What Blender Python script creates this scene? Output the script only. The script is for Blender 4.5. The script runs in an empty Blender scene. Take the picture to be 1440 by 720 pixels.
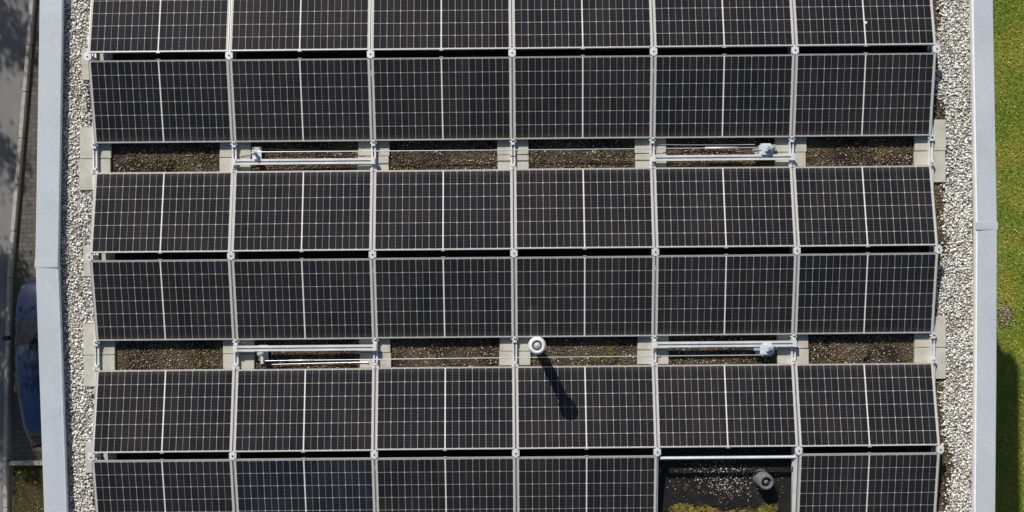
import bpy, bmesh, math, random
import numpy as np
from mathutils import Vector, Matrix
random.seed(4); rng=np.random.default_rng(7)
sc=bpy.context.scene
def link(o): sc.collection.objects.link(o); return o

# ---------------- materials ----------------
class M:
    def __init__(s,name):
        s.m=bpy.data.materials.new(name); s.m.use_nodes=True
        s.nt=s.m.node_tree; s.b=s.nt.nodes['Principled BSDF']
    def n(s,t,**k):
        x=s.nt.nodes.new(t)
        for a,v in k.items(): setattr(x,a,v)
        return x
    def l(s,a,b): s.nt.links.new(a,b)
    def math(s,op,a,b=None,c=None):
        x=s.n('ShaderNodeMath',operation=op)
        for i,v in enumerate((a,b,c)):
            if v is None: continue
            if isinstance(v,(int,float)): x.inputs[i].default_value=v
            else: s.l(v,x.inputs[i])
        return x.outputs[0]
    def coord(s,kind='Object'): return s.n('ShaderNodeTexCoord').outputs[kind]
    def noise(s,scale,detail=4,rough=.6,vec=None):
        x=s.n('ShaderNodeTexNoise'); x.inputs['Scale'].default_value=scale
        x.inputs['Detail'].default_value=detail; x.inputs['Roughness'].default_value=rough
        if vec is None: vec=s.coord()
        s.l(vec,x.inputs['Vector']); return x.outputs['Fac']
    def ramp(s,fac,stops):
        r=s.n('ShaderNodeValToRGB'); e=r.color_ramp.elements
        while len(e)<len(stops): e.new(.5)
        for i,(p,c) in enumerate(stops): e[i].position=p; e[i].color=(*c,1)
        s.l(fac,r.inputs['Fac']); return r.outputs['Color']
    def mix(s,f,a,b,mode='MIX'):
        x=s.n('ShaderNodeMix',data_type='RGBA',blend_type=mode)
        for i,v in ((0,f),(6,a),(7,b)):
            if isinstance(v,(int,float)): x.inputs[i].default_value=v
            elif isinstance(v,tuple): x.inputs[i].default_value=(*v,1)
            else: s.l(v,x.inputs[i])
        return x.outputs[2]
    def col(s,c):
        if isinstance(c,tuple): s.b.inputs['Base Color'].default_value=(*c,1)
        else: s.l(c,s.b.inputs['Base Color'])
    def set(s,rough=.6,metal=0,spec=.5):
        s.b.inputs['Roughness'].default_value=rough; s.b.inputs['Metallic'].default_value=metal
        s.b.inputs['Specular IOR Level'].default_value=spec
    def bump(s,h,strength=.5,dist=.01):
        x=s.n('ShaderNodeBump'); x.inputs['Strength'].default_value=strength
        x.inputs['Distance'].default_value=dist; s.l(h,x.inputs['Height']); s.l(x.outputs[0],s.b.inputs['Normal'])

def simple(name,c,rough=.6,metal=0,var=.15,scale=8,spec=.5,bump=0):
    m=M(name); n=m.noise(scale)
    a=tuple(x*(1-var) for x in c); b=tuple(min(1,x*(1+var)) for x in c)
    m.col(m.ramp(n,[(.3,a),(.7,b)])); m.set(rough,metal,spec)
    if bump: m.bump(m.noise(scale*6),bump,.005)
    return m.m

# solar glass
def solar_mat():
    m=M('solar_cells'); co=m.coord('Object'); sp=m.n('ShaderNodeSeparateXYZ'); m.l(co,sp.inputs[0])
    x,y=sp.outputs[0],sp.outputs[1]
    PX=.0846; PY=.1668
    ax=m.math('ABSOLUTE',x); xs=m.math('SUBTRACT',ax,.0068); cx=m.math('DIVIDE',xs,PX)
    fx=m.math('FRACT',cx); ex=m.math('MULTIPLY',m.math('MINIMUM',fx,m.math('SUBTRACT',1.0,fx)),PX)
    ys=m.math('ADD',y,3*PY); cy=m.math('DIVIDE',ys,PY)
    fy=m.math('FRACT',cy); ey=m.math('MULTIPLY',m.math('MINIMUM',fy,m.math('SUBTRACT',1.0,fy)),PY)
    c2=m.math('FRACT',m.math('DIVIDE',cx,2.0)); e2=m.math('MULTIPLY',m.math('MINIMUM',c2,m.math('SUBTRACT',1.0,c2)),PX*2)
    dia=m.math('LESS_THAN',m.math('ADD',e2,ey),.0115)
    v1=m.math('LESS_THAN',ex,.0010); v2=m.math('LESS_THAN',e2,.0016); h=m.math('LESS_THAN',ey,.0015)
    mid=m.math('LESS_THAN',xs,0.0)
    outy=m.math('GREATER_THAN',m.math('ABSOLUTE',y),3*PY); outx=m.math('GREATER_THAN',xs,PX*10)
    g=v1
    for k in (v2,h,dia,outy,outx): g=m.math('MAXIMUM',g,k)
    bf=m.math('FRACT',m.math('MULTIPLY',fy,9.0)); bb=m.math('LESS_THAN',m.math('ABSOLUTE',m.math('SUBTRACT',bf,.5)),.035)
    oi=m.n('ShaderNodeObjectInfo').outputs['Random']
    cv=m.n('ShaderNodeCombineXYZ'); m.l(m.math('FLOOR',m.math('DIVIDE',x,PX)),cv.inputs[0]); m.l(m.math('FLOOR',cy),cv.inputs[1]); m.l(m.math('MULTIPLY',oi,57.0),cv.inputs[2])
    wn=m.n('ShaderNodeTexWhiteNoise',noise_dimensions='3D'); m.l(cv.outputs[0],wn.inputs['Vector'])
    cell=m.mix(wn.outputs['Value'],(.004,.005,.008),(.009,.010,.014))
    pan=m.ramp(oi,[(0,(.8,.8,.9)),(.3,(1.15,1.03,.9)),(.6,(.85,.85,.95)),(.85,(1.3,1.15,1.0)),(1,(.7,.9,1.9))])
    cell=m.mix(1.0,cell,pan,'MULTIPLY')
    cell=m.mix(bb,cell,(.09,.09,.09))
    c=m.mix(g,cell,(.50,.49,.46))
    c=m.mix(mid,c,(.66,.65,.62))
    geo=m.n('ShaderNodeNewGeometry').outputs['Position']
    dn=m.noise(1.3,6,.65,geo)
    edge=m.n('ShaderNodeMapRange'); m.l(y,edge.inputs[0]); edge.inputs[1].default_value=-.43; edge.inputs[2].default_value=-.505; edge.inputs[3].default_value=0; edge.inputs[4].default_value=.11
    dm=m.n('ShaderNodeMapRange'); m.l(dn,dm.inputs[0]); dm.inputs[1].default_value=.35; dm.inputs[2].default_value=.7; dm.inputs[3].default_value=.008; dm.inputs[4].default_value=.05
    d=m.math('ADD',dm.outputs[0],edge.outputs[0])
    c=m.mix(d,c,(.27,.21,.15))
    m.col(c); m.set(.10,0,.30)
    return m.m
MAT={}
MAT['cells']=solar_mat()
MAT['alu']=simple('anodised_aluminium',(.72,.72,.71),.42,.25,.12,5)
MAT['frame']=simple('panel_frame',(.42,.42,.41),.4,.3,.12,4)
m=M('coping_metal'); n1=m.noise(1.2,5); n2=m.noise(40,3)
m.col(m.mix(.35,m.ramp(n1,[(.3,(.40,.45,.49)),(.7,(.52,.555,.59))]),m.ramp(n2,[(.35,(.38,.41,.44)),(.65,(.58,.61,.63))]))); m.set(.45,.1); m.bump(m.noise(2.5,2),.25,.02); MAT['coping']=m.m
MAT['coping_edge']=simple('coping_edge',(.76,.77,.78),.4,.1,.08)
m=M('concrete_paver_mat'); g=m.n('ShaderNodeNewGeometry').outputs['Position']
m.col(m.mix(m.noise(90,3,.7,g),m.ramp(m.noise(6,6,.7,g),[(.3,(.33,.32,.27)),(.55,(.54,.53,.47)),(.75,(.64,.62,.55))]),(.40,.38,.31))); m.set(.9); m.bump(m.noise(120,3,.6,g),.4,.003); MAT['paver']=m.m
m=M('pebble_mat'); r=m.n('ShaderNodeNewGeometry').outputs['Random Per Island']
m.col(m.ramp(r,[(0,(.16,.145,.12)),(.14,(.38,.36,.31)),(.4,(.60,.575,.51)),(.75,(.74,.715,.65)),(.97,(.86,.85,.82))])); m.set(.8); MAT['pebble']=m.m
m=M('grit_mat'); r=m.n('ShaderNodeNewGeometry').outputs['Random Per Island']
m.col(m.ramp(r,[(0,(.05,.038,.026)),(.4,(.16,.12,.08)),(.75,(.29,.225,.155)),(.92,(.42,.36,.27)),(1,(.65,.61,.53))])); m.set(.95,0,.2); MAT['grit']=m.m
m=M('substrate_mat'); 
pat=m.ramp(m.noise(2.2,5,.7),[(.42,(.25,.25,.25)),(.58,(1,1,1))])
m.col(m.mix(1.0,m.mix(m.ramp(m.noise(3,5),[(.54,(0,0,0)),(.66,(1,1,1))]),m.ramp(m.noise(60,5,.75),[(.3,(.05,.038,.027)),(.6,(.15,.115,.08)),(.75,(.28,.225,.16))]),m.ramp(m.noise(45,4),[(.3,(.08,.075,.02)),(.7,(.20,.175,.055))])),pat,'MULTIPLY')); m.set(.95,0,.2); m.bump(m.noise(80,5,.8),1,.02); MAT['substrate']=m.m
m=M('gravel_bed_mat'); m.col(m.ramp(m.noise(70,4,.8),[(.35,(.10,.09,.08)),(.5,(.26,.24,.21)),(.65,(.48,.46,.42))])); m.set(.95); m.bump(m.noise(70,4,.8),1,.02); MAT['gravelbed']=m.m
m=M('moss_mat'); m.col(m.ramp(m.noise(25,5,.7),[(.3,(.05,.042,.012)),(.5,(.16,.13,.03)),(.65,(.30,.245,.06)),(.8,(.42,.35,.10))])); m.set(.95,0,.2); m.bump(m.noise(120,3),1,.01); MAT['moss']=m.m
m=M('bitumen_membrane_mat'); m.col(m.ramp(m.noise(7,6,.7),[(.35,(.006,.006,.006)),(.6,(.013,.012,.011)),(.72,(.05,.042,.03))])); m.set(.6,0,.3); m.bump(m.noise(60,4),.5,.006); MAT['bitumen']=m.m
MAT['pipe']=simple('vent_plastic',(.36,.37,.38),.5,0,.12,12)
MAT['pipe_dark']=simple('vent_dark',(.03,.03,.032),.6,0,.2)
MAT['pipe_grey']=simple('vent_grey',(.13,.13,.13),.7,0,.35,30)
MAT['cap']=simple('vent_cap_white',(.66,.66,.64),.5,0,.12,30)
MAT['steel']=simple('stainless_steel',(.7,.71,.72),.3,.6,.1,10)
MAT['bluebox']=simple('anchor_casing',(.55,.60,.64),.45,.1,.12,20)
MAT['black']=simple('black_rubber',(.012,.012,.012),.6)
MAT['render']=simple('facade_render',(.55,.53,.48),.9,0,.08,3,.3,.2)
MAT['glass']=simple('window_glass',(.03,.04,.05),.05,0,.1)
MAT['winframe']=simple('window_frame',(.7,.7,.7),.5)
MAT['bark']=simple('bark',(.09,.07,.05),.95,0,.3,15,.2,.6)
m=M('leaf'); r=m.n('ShaderNodeNewGeometry').outputs['Random Per Island']; m.col(m.ramp(r,[(0,(.035,.06,.015)),(1,(.09,.12,.03))])); m.set(.7); MAT['leaf']=m.m
m=M('lawn_mat'); a=m.ramp(m.noise(28,6,.8),[(.3,(.12,.14,.022)),(.5,(.27,.28,.045)),(.7,(.42,.38,.09))]); b=m.ramp(m.noise(30,6,.8),[(.3,(.07,.12,.018)),(.55,(.17,.25,.03)),(.75,(.28,.32,.06))])
m.col(m.mix(m.ramp(m.noise(.55,4),[(.42,(0,0,0)),(.58,(1,1,1))]),a,b)); m.set(.95,0,.1); m.bump(m.noise(60,5,.8),1,.03); MAT['lawn']=m.m
m=M('grass_blade'); r=m.n('ShaderNodeNewGeometry').outputs['Random Per Island']; g=m.n('ShaderNodeNewGeometry').outputs['Position']
m.col(m.mix(m.ramp(m.noise(1.1,5,.7,g),[(.38,(0,0,0)),(.62,(1,1,1))]),m.ramp(r,[(0,(.10,.13,.02)),(.5,(.29,.29,.05)),(1,(.52,.45,.12))]),m.ramp(r,[(0,(.06,.12,.015)),(.5,(.19,.27,.03)),(1,(.38,.38,.07))]))); m.set(.8,0,.2); MAT['blade']=m.m
m=M('asphalt_mat'); m.col(m.mix(m.noise(150,3,.8),m.ramp(m.noise(1.5,5),[(.3,(.13,.13,.125)),(.7,(.21,.205,.20))]),(.16,.16,.155))); m.set(.9); m.bump(m.noise(150,3),.6,.01); MAT['asphalt']=m.m
m=M('block_paving_mat'); br=m.n('ShaderNodeTexBrick'); m.l(m.coord(),br.inputs['Vector']); br.inputs['Scale'].default_value=1; br.inputs['Brick Width'].default_value=.2; br.inputs['Row Height'].default_value=.1; br.inputs['Mortar Size'].default_value=.008
br.inputs['Color1'].default_value=(.095,.08,.07,1); br.inputs['Color2'].default_value=(.15,.13,.115,1); br.inputs['Mortar'].default_value=(.025,.025,.02,1)
m.col(m.mix(m.noise(4,5),br.outputs['Color'],(.06,.06,.05))); m.set(.9); m.bump(br.outputs['Fac'],-.5,.01); MAT['blocks']=m.m
m=M('planting_bed_mat'); m.col(m.ramp(m.noise(14,7,.8),[(.3,(.02,.018,.01)),(.5,(.06,.052,.022)),(.62,(.11,.10,.03)),(.75,(.2,.16,.09))])); m.set(.95,0,.2); m.bump(m.noise(30,6,.8),1,.05); MAT['bed']=m.m  # dull brownish grass, with shade mixed into the dark colours
MAT['kerb']=simple('kerb_concrete',(.34,.32,.29),.9,0,.2,10,.3,.4)
MAT['line']=simple('road_paint',(.7,.7,.68),.7,0,.15,20)
m=M('car_paint'); m.col((.004,.012,.035)); m.set(.3,0,.3); m.b.inputs['Coat Weight'].default_value=.4; m.b.inputs['Coat Roughness'].default_value=.04; MAT['car']=m.m
MAT['carglass']=simple('car_glass',(.006,.007,.008),.05,0,.1,8,.3)
MAT['lampglass']=simple('lamp_glass',(.12,.13,.14),.1)
MAT['redlamp']=simple('tail_lamp_red',(.12,.01,.01),.3)
MAT['white']=simple('white_spot',(.8,.8,.78),.8)

# ---------------- mesh helpers ----------------
class B:
    def __init__(s,mats): s.bm=bmesh.new(); s.mats=mats
    def box(s,c,d,mi=0,rot=None,bev=0):
        r=bmesh.ops.create_cube(s.bm,size=1)['verts']
        bmesh.ops.scale(s.bm,vec=d,verts=r)
        fs=set(f for v in r for f in v.link_faces)
        for f in fs: f.material_index=mi
        if bev:
            es=list(set(e for v in r for e in v.link_edges))
            q=bmesh.ops.bevel(s.bm,geom=es,offset=bev,segments=2,affect='EDGES')
            r=list(set(q['verts'])|set(v for v in r if v.is_valid))
            for f in set(f for v in r for f in v.link_faces): f.material_index=mi
        if rot is not None: bmesh.ops.rotate(s.bm,verts=r,cent=(0,0,0),matrix=rot)
        bmesh.ops.translate(s.bm,verts=r,vec=c); return r
    def cyl(s,a,b,r1,r2=None,mi=0,seg=20,caps=True):
        a=Vector(a);b=Vector(b); r2=r1 if r2 is None else r2
        d=b-a; q=d.to_track_quat('Z','Y').to_matrix().to_4x4()
        mat=Matrix.Translation((a+b)/2)@q
        v=bmesh.ops.create_cone(s.bm,cap_ends=caps,segments=seg,radius1=r1,radius2=r2,depth=d.length,matrix=mat)['verts']
        for f in set(f for x in v for f in x.link_faces): f.material_index=mi; f.smooth=len(f.verts)==4
        return v
    def lathe(s,prof,c=(0,0,0),mi=0,seg=28,rot=None):
        rings=[]
        for r,z in prof:
            ring=[]
            for i in range(seg):
                a=2*math.pi*i/seg; p=Vector((r*math.cos(a),r*math.sin(a),z))
                if rot is not None: p=rot@p
                ring.append(s.bm.verts.new(p+Vector(c)))
            rings.append(ring)
        for j in range(len(rings)-1):
            for i in range(seg):
                f=s.bm.faces.new((rings[j][i],rings[j][(i+1)%seg],rings[j+1][(i+1)%seg],rings[j+1][i])); f.material_index=mi; f.smooth=True
    def obj(s,name,loc=(0,0,0),parent=None):
        me=bpy.data.meshes.new(name); s.bm.to_mesh(me); s.bm.free()
        for k in s.mats: me.materials.append(MAT[k])
        o=bpy.data.objects.new(name,me); o.location=loc; link(o)
        if parent: o.parent=parent
        return o
def empty(name,loc=(0,0,0)):
    o=bpy.data.objects.new(name,None); o.location=loc; return link(o)
def sheet(name,pts,z,mat,parent=None):
    me=bpy.data.meshes.new(name); me.from_pydata([(x,y,z) for x,y in pts],[],[list(range(len(pts)))]); me.materials.append(MAT[mat])
    o=bpy.data.objects.new(name,me); link(o)
    if parent: o.parent=parent
    return o
def raw(name,V,F,mats,smooth=False,parent=None):
    me=bpy.data.meshes.new(name); n=F.shape[1]
    me.vertices.add(len(V)); me.vertices.foreach_set('co',V.astype(np.float32).ravel())
    me.loops.add(F.size); me.loops.foreach_set('vertex_index',F.astype(np.int32).ravel())
    me.polygons.add(len(F)); me.polygons.foreach_set('loop_start',np.arange(0,F.size,n,dtype=np.int32)); me.polygons.foreach_set('loop_total',np.full(len(F),n,dtype=np.int32))
    if smooth: me.polygons.foreach_set('use_smooth',np.ones(len(F),dtype=bool))
    for k in mats: me.materials.append(MAT[k])
    me.update(); me.validate(); o=bpy.data.objects.new(name,me); link(o)
    if parent: o.parent=parent
    return o
bmt=bmesh.new(); bmesh.ops.create_icosphere(bmt,subdivisions=1,radius=1); bmt.verts.ensure_lookup_table()
ICO_V=np.array([v.co[:] for v in bmt.verts]); ICO_F=np.array([[v.index for v in f.verts] for f in bmt.faces]); bmt.free()
OCT_V=np.array([(1,0,0),(-1,0,0),(0,1,0),(0,-1,0),(0,0,1),(0,0,-1)],float); OCT_F=np.array([(0,2,4),(2,1,4),(1,3,4),(3,0,4),(2,0,5),(1,2,5),(3,1,5),(0,3,5)])
def stones(name,P,R,mat,base='ico',flat=.6,jit=.22,parent=None):
    BV,BF=(ICO_V,ICO_F) if base=='ico' else (OCT_V,OCT_F)
    n=len(P); S=R[:,None]*rng.uniform(.65,1.25,(n,3)); S[:,2]*=flat
    V=BV[None]*(1+rng.uniform(-jit,jit,(n,len(BV),1)))*S[:,None,:]
    a=rng.uniform(0,6.28,n); c,s=np.cos(a)[:,None],np.sin(a)[:,None]
    t=rng.uniform(-.5,.5,n); ct,st=np.cos(t)[:,None],np.sin(t)[:,None]
    y,z=V[:,:,1]*ct-V[:,:,2]*st, V[:,:,1]*st+V[:,:,2]*ct
    x=V[:,:,0]; W=np.stack([x*c-y*s,x*s+y*c,z],-1)+P[:,None,:]
    F=(BF[None]+np.arange(n)[:,None,None]*len(BV)).reshape(-1,3)
    return raw(name,W.reshape(-1,3),F,[mat],base=='ico',parent)

# ---------------- geometry constants ----------------
GZ=-9.0; YT=8.05; YB=-9.4
RIDGE=[5.070,2.554,.036,-2.478,-4.994,-7.51]
X0=-5.309; PIT=1.7777; COL=[X0+PIT*k for k in range(7)]
TILT=math.radians(9.5); PW,PH=1.768,1.034; WC=PH*math.cos(TILT); HG=.051
ZV,ZR=.115,.115+PH*math.sin(TILT)
VAL=[RIDGE[0]+HG+WC+.19]+[(RIDGE[i]+RIDGE[i+1])/2 for i in range(5)]+[RIDGE[5]-HG-WC-.19]

# ---------------- building ----------------
bld=empty('flat_roof_building')
def bowL(y): t=min(1,abs(y)/3.25); return -6.055+.085*t
def bowR(y): t=min(1,abs(y)/3.25); return 6.170-(.03 if y>0 else .06)*t
b=B(['render']); b.box((0.05,(YT+YB)/2,(GZ-.02)/2-.03),(11.85,YT-YB-.1,-GZ-.06)); b.obj('walls',parent=bld)
def coping(name,pts,sgn,zt,joints,W=.30):
    b=B(['coping','coping_edge','render'])
    prof=[(0,-.16),(0,zt-.012),(.012,zt),(W-.02,zt-.012),(W-.004,zt-.02),(W,zt-.06),(W-.004,zt-.075),(W-.022,zt-.075),(W-.022,-.05)]
    rings=[[b.bm.verts.new((x+sgn*px,y,pz)) for px,pz in prof] for x,y in pts]
    for i in range(len(pts)-1):
        for j in range(len(prof)-1):
            f=b.bm.faces.new([rings[i][j],rings[i+1][j],rings[i+1][j+1],rings[i][j+1]]); f.material_index=2 if j==7 else (1 if j in(3,4,5) else 0)
    for x,y in joints:
        b.box((x+sgn*W/2,y,zt-.003),(W+.012,.09,.012),0,bev=.003)
        b.box((x+sgn*W/2,y-.047,zt-.005),(W,.005,.013),1)
    bmesh.ops.recalc_face_normals(b.bm,faces=b.bm.faces[:])
    return b.obj(name,parent=bld)
coping('parapet_coping_west',[(bowL(y),y) for y in [YB,-3.3,-1.6,0,1.6,3.3,YT]],1,.15,[(bowL(y),y) for y in(-6.0,-.04,6.0)],.285)
coping('parapet_coping_east',[(bowR(y),y) for y in [YB,-3.3,-1.6,.33,1.8,3.3,YT]],-1,.15,[(bowR(y),y) for y in(-5.7,.33,6.3)],.27)
for nm,y in(('parapet_coping_north',YT-.15),('parapet_coping_south',YB+.15)):
    b=B(['coping']); b.box((0.05,y,.0),(12.1,.33,.31),0,bev=.008); b.obj(nm,parent=bld)
def window(x,y,z,w,h,ax,name='window'):
    b=B(['winframe','glass']); 
    t=.06
    def bx(cu,cz,du,dz,dep,mi,off=0):
        if ax=='x': b.box((off,cu,cz),(dep,du,dz),mi)
        else: b.box((cu,off,cz),(du,dep,dz),mi)
    bx(0,h/2-t/2,w,t,.1,0);bx(0,-h/2+t/2,w,t,.1,0)
    bx(-w/2+t/2,0,t,h-2*t,.1,0);bx(w/2-t/2,0,t,h-2*t,.1,0);bx(0,0,t,h-2*t,.09,0)
    bx(-w/4,0,w/2-t*1.5,h-2*t,.04,1);bx(w/4,0,w/2-t*1.5,h-2*t,.04,1)
    bx(0,-h/2-.03,w+.15,.05,.2,0)
    b.obj(name,(x,y,z),bld)
for fl in range(3):
    z=GZ+1.65+fl*2.9
    for i in range(6):
        y=YB+1.8+i*2.75
        window(-5.89,y,z,1.3,1.4,'x')
        if not(fl==0 and i==3): window(5.99,y,z,1.3,1.4,'x')
    for i in range(4):
        x=-4.2+i*2.8
        window(x,YT-.03,z,1.3,1.4,'y'); window(x,YB+.03,z,1.3,1.4,'y')
window(5.99,YB+1.8+3*2.75,GZ+1.1,1.2,2.1,'x','entrance_door')
sheet('roof_deck',[(-5.82,YB+.2),(5.92,YB+.2),(5.92,YT-.2),(-5.82,YT-.2)],0.0,'substrate',bld)

# gravel borders
gb=empty('gravel_border')
def edgeR(y): return 5.55+.05*math.sin(y*1.7)+.04*math.sin(y*4.3+1)+.02*math.sin(y*11)
def edgeL(y): return -5.38+.05*math.sin(y*1.3+2)+.03*math.sin(y*5)
Y=np.linspace(YB+.3,YT-.3,160)
sheet('bed_west',[(-5.81,Y[0])]+[(edgeL(y),y) for y in Y]+[(-5.81,Y[-1])],.004,'gravelbed',gb)
sheet('bed_east',[(edgeR(y),y) for y in Y]+[(5.91,Y[-1]),(5.91,Y[0])],.004,'gravelbed',gb)
def jgrid(x0,x1,y0,y1,sp):
    gx,gy=np.meshgrid(np.arange(x0,x1,sp),np.arange(y0,y1,sp)); 
    P=np.stack([gx.ravel(),gy.ravel()],-1); P+=rng.uniform(-sp*.48,sp*.48,P.shape); return P
def grav(x0,x1,inside,nm):
    out=[]
    for lay,(sp,zz) in enumerate(((.022,.008),(.035,.019))):
        P=jgrid(x0,x1,-6.2,6.2,sp); k=np.array([inside(p[0],p[1]) for p in P]); P=P[k]
        out.append(np.c_[P,np.full(len(P),zz)+rng.uniform(-.003,.004,len(P))])
    P=np.concatenate(out); R=rng.uniform(.006,.020,len(P))
    stones(nm,P,R,'pebble',parent=gb)
def patch(x,y): return .5+.5*math.sin(x*9+2*math.sin(y*2.3))*math.sin(y*5.1+x*7+1)
grav(-5.79,-5.2,lambda x,y: x<edgeL(y)+abs(rng.normal(0,.05)) and rng.random()>.45*patch(x,y)**3,'pebbles_west')
grav(5.35,5.90,lambda x,y: x>edgeR(y)-abs(rng.normal(0,.045)) and rng.random()>.45*patch(x,y)**3,'pebbles_east')

# substrate grit
P=[]
for v in VAL:
    q=jgrid(-5.3,5.4,v-.26,v+.26,.02)
    dens=.55+.45*np.sin(q[:,0]*3.1+2*np.sin(q[:,1]*7+q[:,0]))*np.sin(q[:,0]*7.7+q[:,1]*9)
    P.append(q[rng.random(len(q))<.25+.75*dens])
P.append(jgrid(5.3,5.62,-6,6,.023)); P.append(jgrid(-5.45,-5.2,-6,6,.03))
P=np.concatenate(P); P=P[(np.abs(P[:,1])<5)]
R=rng.uniform(.004,.014,len(P)); stones('substrate_grit',np.c_[P,rng.uniform(.002,.012,len(P))],R,'grit','oct',.7,.3)
# moss cushions
C=[]
for v in VAL:
    if abs(v)>5: continue
    for i in range(34):
        cx=random.uniform(-5.2,5.3); cy=v+random.uniform(-.19,.0)
        for j in range(random.randint(5,30)): C.append((cx+random.gauss(0,.09),cy+random.gauss(0,.025),.006,random.uniform(.006,.016)))
for i in range(60): 
    cy=random.uniform(-4,4); cx=5.45
    for j in range(6): C.append((cx+random.gauss(0,.04),cy+random.gauss(0,.05),.006,random.uniform(.006,.014)))
for j in range(3600):
    x=random.uniform(2.02,3.36); d=random.random()**1.3*.30
    if x>2.85 and random.random()<.35: continue
    C.append((x+random.gauss(0,.02),-3.27-.04*math.sin(x*5)-.02*math.sin(x*17)-d+random.gauss(0,.015),.018,random.uniform(.006,.018)))
C=np.array(C); stones('moss',C[:,:3],C[:,3],'moss','ico',.4)

# bitumen sheet where the module is missing
pts=[(1.84,-2.40),(3.54,-2.40),(3.54,-3.5),(3.40,-3.5),(3.36,-3.3)]+[(3.30-i*.085,-3.27-.05*math.sin(i*1.3)-.02*math.sin(i*3.1)) for i in range(1,15)]+[(2.02,-3.5),(1.84,-3.5)]
sheet('bitumen_membrane',pts,.014,'bitumen')
n=620; px=2.68+rng.normal(0,.24,n); py=-2.86+rng.normal(0,.13,n)-(px-2.6)*.15
k=(py<-2.62)&(px>1.95)&(px<3.4)
stones('gravel_chips',np.c_[px,py,np.full(n,.02)][k],rng.uniform(.002,.008,n)[k]*(1+(rng.random(k.sum())>.9)*.8),'pebble','oct',.5,.3)
n=520; px=rng.uniform(1.9,3.5,n); py=-2.35-np.abs(rng.normal(0,.5,n)); py=np.clip(py,-3.4,-2.3)
stones('soil_crumbs',np.c_[px,py,np.full(n,.02)],rng.uniform(.003,.010,n),'grit','oct',.5,.3)

# ---------------- solar panels ----------------
b=B(['frame','cells','black'])
fw=.0085; fh=.035
b.box((0,PH/2-fw/2,-fh/2),(PW,fw,fh),0); b.box((0,-PH/2+fw/2,-fh/2),(PW,fw,fh),0)
b.box((-PW/2+fw/2,0,-fh/2),(fw,PH-2*fw,fh),0); b.box((PW/2-fw/2,0,-fh/2),(fw,PH-2*fw,fh),0)
b.box((0,0,-.006),(PW-2*fw,PH-2*fw,.008),1)
b.box((0,PH/2+.007,-.012),(.045,.012,.02),0); b.box((0,PH/2-.14,-.03),(.12,.08,.03),2)
pan=b.obj('solar_panel'); me=pan.data; first=True
for r in RIDGE:
    for side in(1,-1):
        for k in range(6):
            if r==-2.478 and side==-1 and k==4: continue
            if first: o=pan; first=False
            else: o=bpy.data.objects.new('solar_panel',me); link(o)
            jt=math.radians(random.uniform(-.25,.25)); 
            o.matrix_world=Matrix.Translation((COL[k]+PIT/2+random.uniform(-.002,.002), r+side*(HG+WC/2)+random.uniform(-.004,.004), (ZV+ZR)/2+random.uniform(-.002,.002)))@Matrix.Rotation(math.pi if side>0 else 0,4,'Z')@Matrix.Rotation(TILT+jt*.6,4,'X')@Matrix.Rotation(jt*.3,4,'Z')

# ---------------- mounting rails ----------------
for k,x in enumerate(COL):
    b=B(['alu','black'])
    y0,y1=VAL[-1]-.15,VAL[0]+.1
    L=y1-y0; c=(y0+y1)/2
    b.box((0,c,.045),(.060,L,.008),0)
    b.box((-.026,c,.066),(.008,L,.034),0); b.box((.026,c,.066),(.008,L,.034),0)
    b.box((-.019,c,.085),(.020,L,.004),0); b.box((.019,c,.085),(.020,L,.004),0)
    for r in RIDGE:
        b.box((0,r,.17),(.05,.05,.17),0)
        b.box((0,r,ZR-.03),(.085,.098,.012),0,bev=.002)
        b.box((0,r,ZR-.004),(.05,.110,.012),0,bev=.002)
        b.box((-.03,r,ZR-.012),(.03,.075,.02),0); b.box((.03,r,ZR-.012),(.03,.075,.02),0)
        b.cyl((0,r,ZR),(0,r,ZR+.012),.009,mi=1,seg=8)
        for s in(1,-1):
            ye=r+s*(HG+WC)
            b.box((0,ye+s*.014,.096),(.085,.04,.012),0,bev=.002)
            b.box((0,ye+s*.006,.12),(.04,.03,.008),0,bev=.002)
            b.box((0,ye+s*.05,.100),(.05,.035,.024),0,bev=.002)
            b.cyl((0,ye+s*.012,.12),(0,ye+s*.012,.131),.007,mi=1,seg=8)
    b.obj('mounting_rail',(x,0,0))
# pavers
bp=B(['paver']); bp.box((0,0,.018),(.40,.40,.044),0,bev=.005); po=bp.obj('concrete_paver'); first=True
def paver(x,y,rot=0):
    global first
    if first: o=po; first=False
    else: o=bpy.data.objects.new('concrete_paver',po.data); link(o)
    o.location=(x,y,random.uniform(-.003,0)); o.rotation_euler=(0,0,math.radians(rot))
for v in VAL:
    for k,x in enumerate(COL):
        j=random.uniform(-.02,.02)
        for s in(-1,1): paver(x+j+random.uniform(-.008,.008),v+s*.2025,random.uniform(-1,1))
for r in RIDGE: paver(COL[0]+.02,r-.05,.5)

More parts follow.
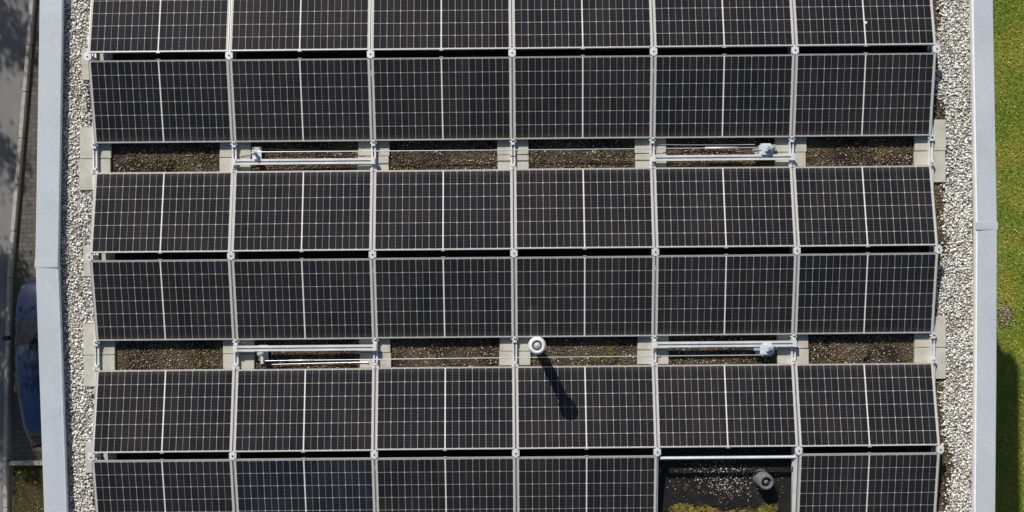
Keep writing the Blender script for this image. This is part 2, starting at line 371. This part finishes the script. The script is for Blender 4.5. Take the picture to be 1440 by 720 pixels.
def crossrail(x0,x1,y,z=.115):
    b=B(['alu']); L=x1-x0
    b.box((0,0,0),(L,.070,.006),0); b.box((0,.031,.016),(L,.008,.026),0); b.box((0,-.031,.016),(L,.008,.026),0)
    b.box((0,.022,.030),(L,.026,.004),0); b.box((0,-.022,.030),(L,.026,.004),0)
    for e in(-1,1): b.box((e*(L/2-.03),0,.036),(.05,.085,.008),0,bev=.002)
    b.obj('ballast_rail',((x0+x1)/2,y,z))
for yy in(1.225,-1.145):
    crossrail(COL[1]-.02,COL[2]+.03,yy); crossrail(COL[4]-.02,COL[5]+.03,yy)
b=B(['alu']); b.box((0,0,0),(PIT-.08,.035,.03),0,bev=.002); b.box((0,.0,.02),(PIT-.08,.012,.012),0); b.obj('module_support_rail',((COL[4]+COL[5])/2,-2.478-.085,.25))
b=B(['alu']); 
b.box((0,0,0),(.045,WC,.03),0,bev=.002,rot=Matrix.Rotation(TILT,3,'X')); b.obj('module_support_rail',(COL[5]-.03,-2.478-.045-WC/2,.165))
b=B(['alu']); b.box((0,0,0),(.022,WC,.03),0,bev=.002,rot=Matrix.Rotation(TILT,3,'X')); b.obj('module_support_rail',(COL[4]+.005,-2.478-.045-WC/2,.165))

def anchor_post(x,y):
    b=B(['steel','alu','black'])
    b.box((0,0,.055),(.12,.20,.01),1,bev=.003)
    b.cyl((0,0,.05),(0,0,.20),.016,mi=0)
    b.box((0,.0,.205),(.075,.05,.022),0,bev=.005)
    b.box((0,-.06,.10),(.045,.15,.03),1,bev=.004)
    b.cyl((-.03,.0,.23),(.03,0,.23),.012,mi=0,seg=12)
    b.cyl((0,0,.205),(0,0,.245),.02,.014,mi=0)
    for sx in(-1,1):
        for sy in(-1,1): b.cyl((sx*.045,sy*.08,.06),(sx*.045,sy*.08,.075),.009,mi=2,seg=6)
    b.obj('safety_anchor_post',(x,y,0))
def anchor_box(x,y):
    b=B(['bluebox','steel','black'])
    b.box((0,0,.12),(.17,.17,.11),0,bev=.025)
    b.box((0.02,0.02,.19),(.09,.1,.04),0,bev=.012)
    b.cyl((.02,.02,.2),(.02,.02,.235),.028,.022,mi=1)
    b.box((-.12,.0,.13),(.09,.04,.03),1,bev=.006)
    b.box((.11,.05,.10),(.06,.05,.03),1,bev=.006)
    b.box((0,-.02,.05),(.24,.1,.01),1,bev=.003)
    b.cyl((-.04,-.09,.10),(-.04,-.13,.08),.012,mi=2,seg=10)
    b.obj('cable_tensioner',(x,y,0))
def cable(name,a,b_,r=.005,sag=.02,mat='steel',absorb=None):
    a=Vector(a);b_=Vector(b_); b=B([mat,'alu']); N=24; prev=a
    for i in range(1,N+1):
        t=i/N; p=a.lerp(b_,t)-Vector((0,0,sag*4*t*(1-t))); b.cyl(prev,p,r,mi=0,seg=6,caps=False); prev=p
    if absorb:
        t0,t1,rr=absorb; b.cyl(a.lerp(b_,t0)-Vector((0,0,sag*.3)),a.lerp(b_,t1)-Vector((0,0,sag*.3)),rr,mi=1,seg=12)
    b.obj(name)
anchor_post(-3.25,1.33); anchor_box(3.235,1.315)
cable('safety_cable',(-3.22,1.345,.2),(3.16,1.345,.18),.0065,.04,absorb=(.89,.955,.013))
anchor_post(-3.19,-1.21); anchor_box(3.225,-1.215)
cable('safety_cable',(-3.16,-1.30,.17),(3.15,-1.285,.16),.0065,.03,absorb=(.05,.10,.011))
cable('module_lead',(-3.5,1.40,.12),(-1.9,1.36,.1),.004,.05,'black')
cable('module_lead',(-3.1,-1.36,.05),(-1.85,-1.34,.06),.006,.02,'steel')
cable('module_lead',(1.9,1.40,.12),(3.1,1.39,.12),.004,.05,'steel')
cable('module_lead',(1.9,-1.20,.12),(3.1,-1.20,.12),.004,.05,'steel')
def twig(x,y,a,l):
    b=B(['black']); d=Vector((math.cos(a),math.sin(a),.25))*l
    m_=Vector(d)*.5+Vector((.01,-.012,.01))
    b.cyl((0,0,0),m_,.011,.010,seg=8); b.cyl(m_,d,.010,.006,seg=8); b.obj('hose_offcut',(x,y,.02))
twig(-4.43,1.14,1.15,.19); twig(4.50,-1.37,1.2,.18)
sheet('bird_dropping',[(4.48+.022*math.cos(a)*(1+.3*math.sin(3*a)),2.90+.018*math.sin(a)) for a in [i*.5 for i in range(12)]],.2405,'white')

# ---------------- vents ----------------
b=B(['pipe','cap','pipe_dark'])
b.lathe([(.10,.0),(.10,.02),(.07,.05),(.064,.06),(.064,.90)],mi=0)
b.lathe([(.064,.84),(.080,.86),(.100,.89),(.106,.93),(.107,.985),(.102,1.01),(.088,1.03),(.066,1.035),(.058,1.02),(.056,.98)],mi=1)
b.lathe([(.056,.985),(.03,.995),(.001,1.0)],mi=2)
b.lathe([(.040,.99),(.044,1.025),(.030,1.04),(.001,1.045)],mi=0)
o=b.obj('roof_vent_pipe',(.288,-1.103,0)); o.rotation_euler=(math.radians(-2.2),0,0)
b=B(['pipe_grey','pipe_dark'])
R_=Matrix.Rotation(math.radians(5),3,'Y')@Matrix.Rotation(math.radians(4),3,'X')
b.lathe([(.105,.014),(.105,.03),(.08,.05),(.08,.10)],rot=None)
pr=[(.08,.06)]
for i in range(3): pr+=[(.102,.08+i*.045),(.102,.10+i*.045),(.088,.105+i*.045),(.088,.122+i*.045)]
pr+=[(.100,.22),(.092,.235),(.066,.24),(.060,.22),(.056,.12)]
b.lathe(pr,rot=R_); b.lathe([(.056,.15),(.001,.14)],mi=1,rot=R_); b.lathe([(.03,.15),(.03,.225),(.001,.23)],mi=0,rot=R_)
b.obj('roof_vent_pipe',(3.165,-2.87,0))

# ---------------- ground level ----------------
sheet('ground',[(-300,-300),(300,-300),(300,300),(-300,300)],GZ,'lawn')
KL=[(-9.2,18),(-10.4,5.7),(-10.96,-.37),(-11.08,-4.36)]
sheet('block_paving',[(-5.8,18),KL[0],KL[1],KL[2],KL[3],(-5.8,-4.36)],GZ+.004,'blocks')
sheet('planting_bed',[(-11.05,-4.46),(-5.8,-4.46),(-5.8,-14),(-11.05,-14)],GZ+.004,'bed')  # grass patch behind the kerb; its dark colour stands in for shade
sheet('road',[(-18,40),(-9.0,40),KL[0],KL[1],KL[2],(-11.08,-40),(-18,-40)],GZ+.008,'asphalt')
for i in range(10):
    y=-38+i*8; sheet('road_marking',[(-14.6,y),(-14.48,y),(-14.48,y+3),(-14.6,y+3)],GZ+.012,'line')
def kerb(pts,w=.09,h=.12):
    b=B(['kerb'])
    for (x0,y0),(x1,y1) in zip(pts,pts[1:]):
        L=math.hypot(x1-x0,y1-y0); n=max(1,int(L)); a=math.atan2(y1-y0,x1-x0)
        for i in range(n):
            t=(i+.5)/n; b.box((x0+(x1-x0)*t,y0+(y1-y0)*t,GZ+h/2),(L/n-.01,w,h),0,rot=Matrix.Rotation(a,3,'Z'),bev=.01)
    b.obj('kerb')
kerb(KL+[(-11.08,-40)]); kerb([(-11.0,-4.42),(-6,-4.42)])
def tufts(x0,x1,y0,y1,sp):
    P=jgrid(x0,x1,y0,y1,sp); n=len(P); a=rng.uniform(0,6.28,n); h=rng.uniform(.01,.06,n); w=rng.uniform(.005,.014,n); ln=rng.uniform(.02,.08,n); d=rng.uniform(0,6.28,n)
    A=np.c_[P[:,0]-w*np.cos(a),P[:,1]-w*np.sin(a),np.full(n,GZ)]; Bb=np.c_[P[:,0]+w*np.cos(a),P[:,1]+w*np.sin(a),np.full(n,GZ)]
    T=np.c_[P[:,0]+ln*np.cos(d),P[:,1]+ln*np.sin(d),GZ+h]
    return np.stack([A,Bb,T],1).reshape(-1,3)
V=np.concatenate([tufts(10.2,12.2,-6.5,6.5,.030),tufts(-11,-9.8,-7,-4.5,.09)]); F=np.arange(len(V)).reshape(-1,3)
raw('grass',V,F,['blade'])
C=[]
for i in range(260):
    a=random.uniform(0,6.28); q=random.random()
    C.append((10.78+.16*q*math.cos(a)+random.gauss(0,.04),-1.4+.28*q*math.sin(a)+random.gauss(0,.05),GZ+.015,random.uniform(.008,.028)))
C=np.array(C); stones('soil_clods',C[:,:3],C[:,3],'grit','ico',.5)

# ---------------- trees ----------------
def tree(name,x,y,h,rad,seed,nleaf=9000):
    rd=random.Random(seed); b=B(['bark','leaf'])
    tips=[]
    def limb(p,d,l,r,lev):
        q=p
        for i in range(3):
            d=(d+Vector((rd.uniform(-.15,.15),rd.uniform(-.15,.15),rd.uniform(-.02,.12)))).normalized()
            q2=q+d*l/3; b.cyl(q,q2,r*(1-.2*i),r*(1-.2*(i+1)),seg=8 if lev<2 else 5,caps=False); q=q2
            if lev>=2: tips.append(q.copy())
        if lev<4:
            for j in range(4 if lev<2 else 3):
                a=rd.uniform(0,6.28); t=rd.uniform(.5,1.0)
                nd=(d*.7+Vector((math.cos(a),math.sin(a),rd.uniform(-.1,.5)))*.8).normalized()
                limb(q-d*l*(1-t)*.4,nd,l*rd.uniform(.55,.75),r*.45,lev+1)
    limb(Vector((0,0,0)),Vector((0,0,1)),h*.4,h*.028,0)
    o=b.obj(name,(x,y,GZ))
    T=np.array([t[:] for t in tips]); idx=rng.integers(0,len(T),nleaf); C=T[idx]+rng.normal(0,.16,(nleaf,3))
    s=rng.uniform(.03,.07,nleaf)[:,None]
    u=rng.normal(size=(nleaf,3)); u/=np.linalg.norm(u,axis=1)[:,None]; v=rng.normal(size=(nleaf,3)); v-=u*(u*v).sum(1)[:,None]; v/=np.linalg.norm(v,axis=1)[:,None]
    V=np.stack([C-u*s,C+v*s*.6,C+u*s,C-v*s*.6],1).reshape(-1,3)
    raw('foliage',V,np.arange(len(V)).reshape(-1,4),['leaf'],parent=o)
tree('deciduous_tree',-13.7,11.2,7.5,2.5,3,14000)
tree('deciduous_tree',-13.2,3.6,7.0,2.5,5,24000)

# ---------------- car ----------------
car=empty('parked_car',(-9.62,-2.15,GZ+.01))
st=[(1.80,.52,.30,.52),(1.74,.66,.22,.62),(1.55,.76,.20,.72),(1.2,.81,.18,.82),(.75,.825,.18,.90),(.1,.835,.18,.93),(-.7,.835,.18,.94),(-1.3,.82,.18,.95),(-1.62,.77,.2,.92),(-1.74,.69,.24,.82),(-1.80,.58,.3,.6)]
b=B(['car','black'])
rings=[]
for y,hw,zl,zb in st:
    pr=[(-hw*.90,zl),(-hw*.99,zl+.12),(-hw,zl+(zb-zl)*.5),(-hw*.97,zb-.05),(-hw*.86,zb),(-hw*.45,zb+.035),(0,zb+.045)]
    pr=pr+[(-x,z) for x,z in reversed(pr[:-1])]
    rings.append([b.bm.verts.new((x,y,z)) for x,z in pr])
for i in range(len(rings)-1):
    n=len(rings[0])
    for j in range(n):
        f=b.bm.faces.new((rings[i][j],rings[i][(j+1)%n],rings[i+1][(j+1)%n],rings[i+1][j])); f.smooth=True; f.material_index=1 if j==n-1 else 0
b.bm.faces.new(rings[0]); b.bm.faces.new(rings[-1][::-1])
bmesh.ops.recalc_face_normals(b.bm,faces=b.bm.faces[:])
bd=b.obj('body',parent=car); md=bd.modifiers.new('s','SUBSURF'); md.levels=md.render_levels=2
b=B(['carglass','car'])
gh=[(.95,.60,.90,.90),(.45,.68,.90,1.30),(.2,.69,.90,1.42),(-.5,.69,.90,1.47),(-1.2,.66,.90,1.42),(-1.42,.64,.90,1.33),(-1.70,.60,.90,.93)]
rings=[]
for y,hw,z0,z1 in gh:
    tp=hw*(.80 if z1>1.1 else 1)
    pr=[(-hw-.06,z0),(-tp-.02,z1-.05 if z1>1.1 else z1),(-tp*.85,z1),(0,z1+.02),(tp*.85,z1),(tp+.02,z1-.05 if z1>1.1 else z1),(hw+.06,z0)]
    rings.append([b.bm.verts.new((x,y,z)) for x,z in pr])
for i in range(len(rings)-1):
    for j in range(6):
        f=b.bm.faces.new((rings[i][j],rings[i][j+1],rings[i+1][j+1],rings[i+1][j])); f.smooth=True
        f.material_index=1 if (j in(1,2,3,4) and 1<=i<=4) else 0
bmesh.ops.recalc_face_normals(b.bm,faces=b.bm.faces[:])
b.obj('cabin',parent=car)
for i,(sx,sy) in enumerate(((-1,1.15),(1,1.15),(-1,-1.15),(1,-1.15))):
    b=B(['black','alu']); b.cyl((-.1,0,0),(.1,0,0),.30,seg=28); b.cyl((-.105,0,0),(.105,0,0),.19,mi=1,seg=16); b.obj('wheel_%d'%(i+1),(sx*.73,sy,.30),car)
for i,sx in enumerate((-1,1)):
    b=B(['lampglass']); b.box((0,0,0),(.22,.2,.12),0,bev=.04); b.obj('headlight_%d'%(i+1),(sx*.56,1.60,.60),car)
    b=B(['redlamp']); b.box((0,0,0),(.12,.1,.22),0,bev=.03); b.obj('tail_light_%d'%(i+1),(sx*.64,-1.69,.76),car)
    b=B(['car']); b.box((0,0,0),(.18,.10,.12),0,bev=.03); b.obj('mirror_%d'%(i+1),(sx*.90,.62,.98),car)
car.rotation_euler=(0,0,math.radians(5.5))

# ---------------- light ----------------
el=math.radians(38); az=math.radians(-25)
sd=Vector((math.sin(az)*math.cos(el),math.cos(az)*math.cos(el),math.sin(el)))
L=bpy.data.lights.new('sun','SUN'); L.energy=5.0; L.angle=math.radians(.5); L.color=(1,.955,.88)
so=bpy.data.objects.new('sun',L); so.rotation_euler=sd.to_track_quat('Z','Y').to_euler(); so.location=sd*50; link(so)
w=bpy.data.worlds.new('World'); sc.world=w; w.use_nodes=True; nt=w.node_tree
sky=nt.nodes.new('ShaderNodeTexSky'); sky.sky_type='NISHITA'; sky.sun_disc=False; sky.sun_elevation=el; sky.sun_rotation=az
nt.links.new(sky.outputs[0],nt.nodes['Background'].inputs[0]); nt.nodes['Background'].inputs[1].default_value=.07
cam=bpy.data.cameras.new('camera'); cam.lens=35; cam.sensor_width=36; cam.clip_end=1000
co=bpy.data.objects.new('camera',cam); co.location=(0,0,ZR+12.5); co.rotation_euler=(0,0,math.radians(-.53)); link(co); sc.camera=co
sc.view_settings.view_transform='Standard'; sc.view_settings.look='None'; sc.view_settings.exposure=0
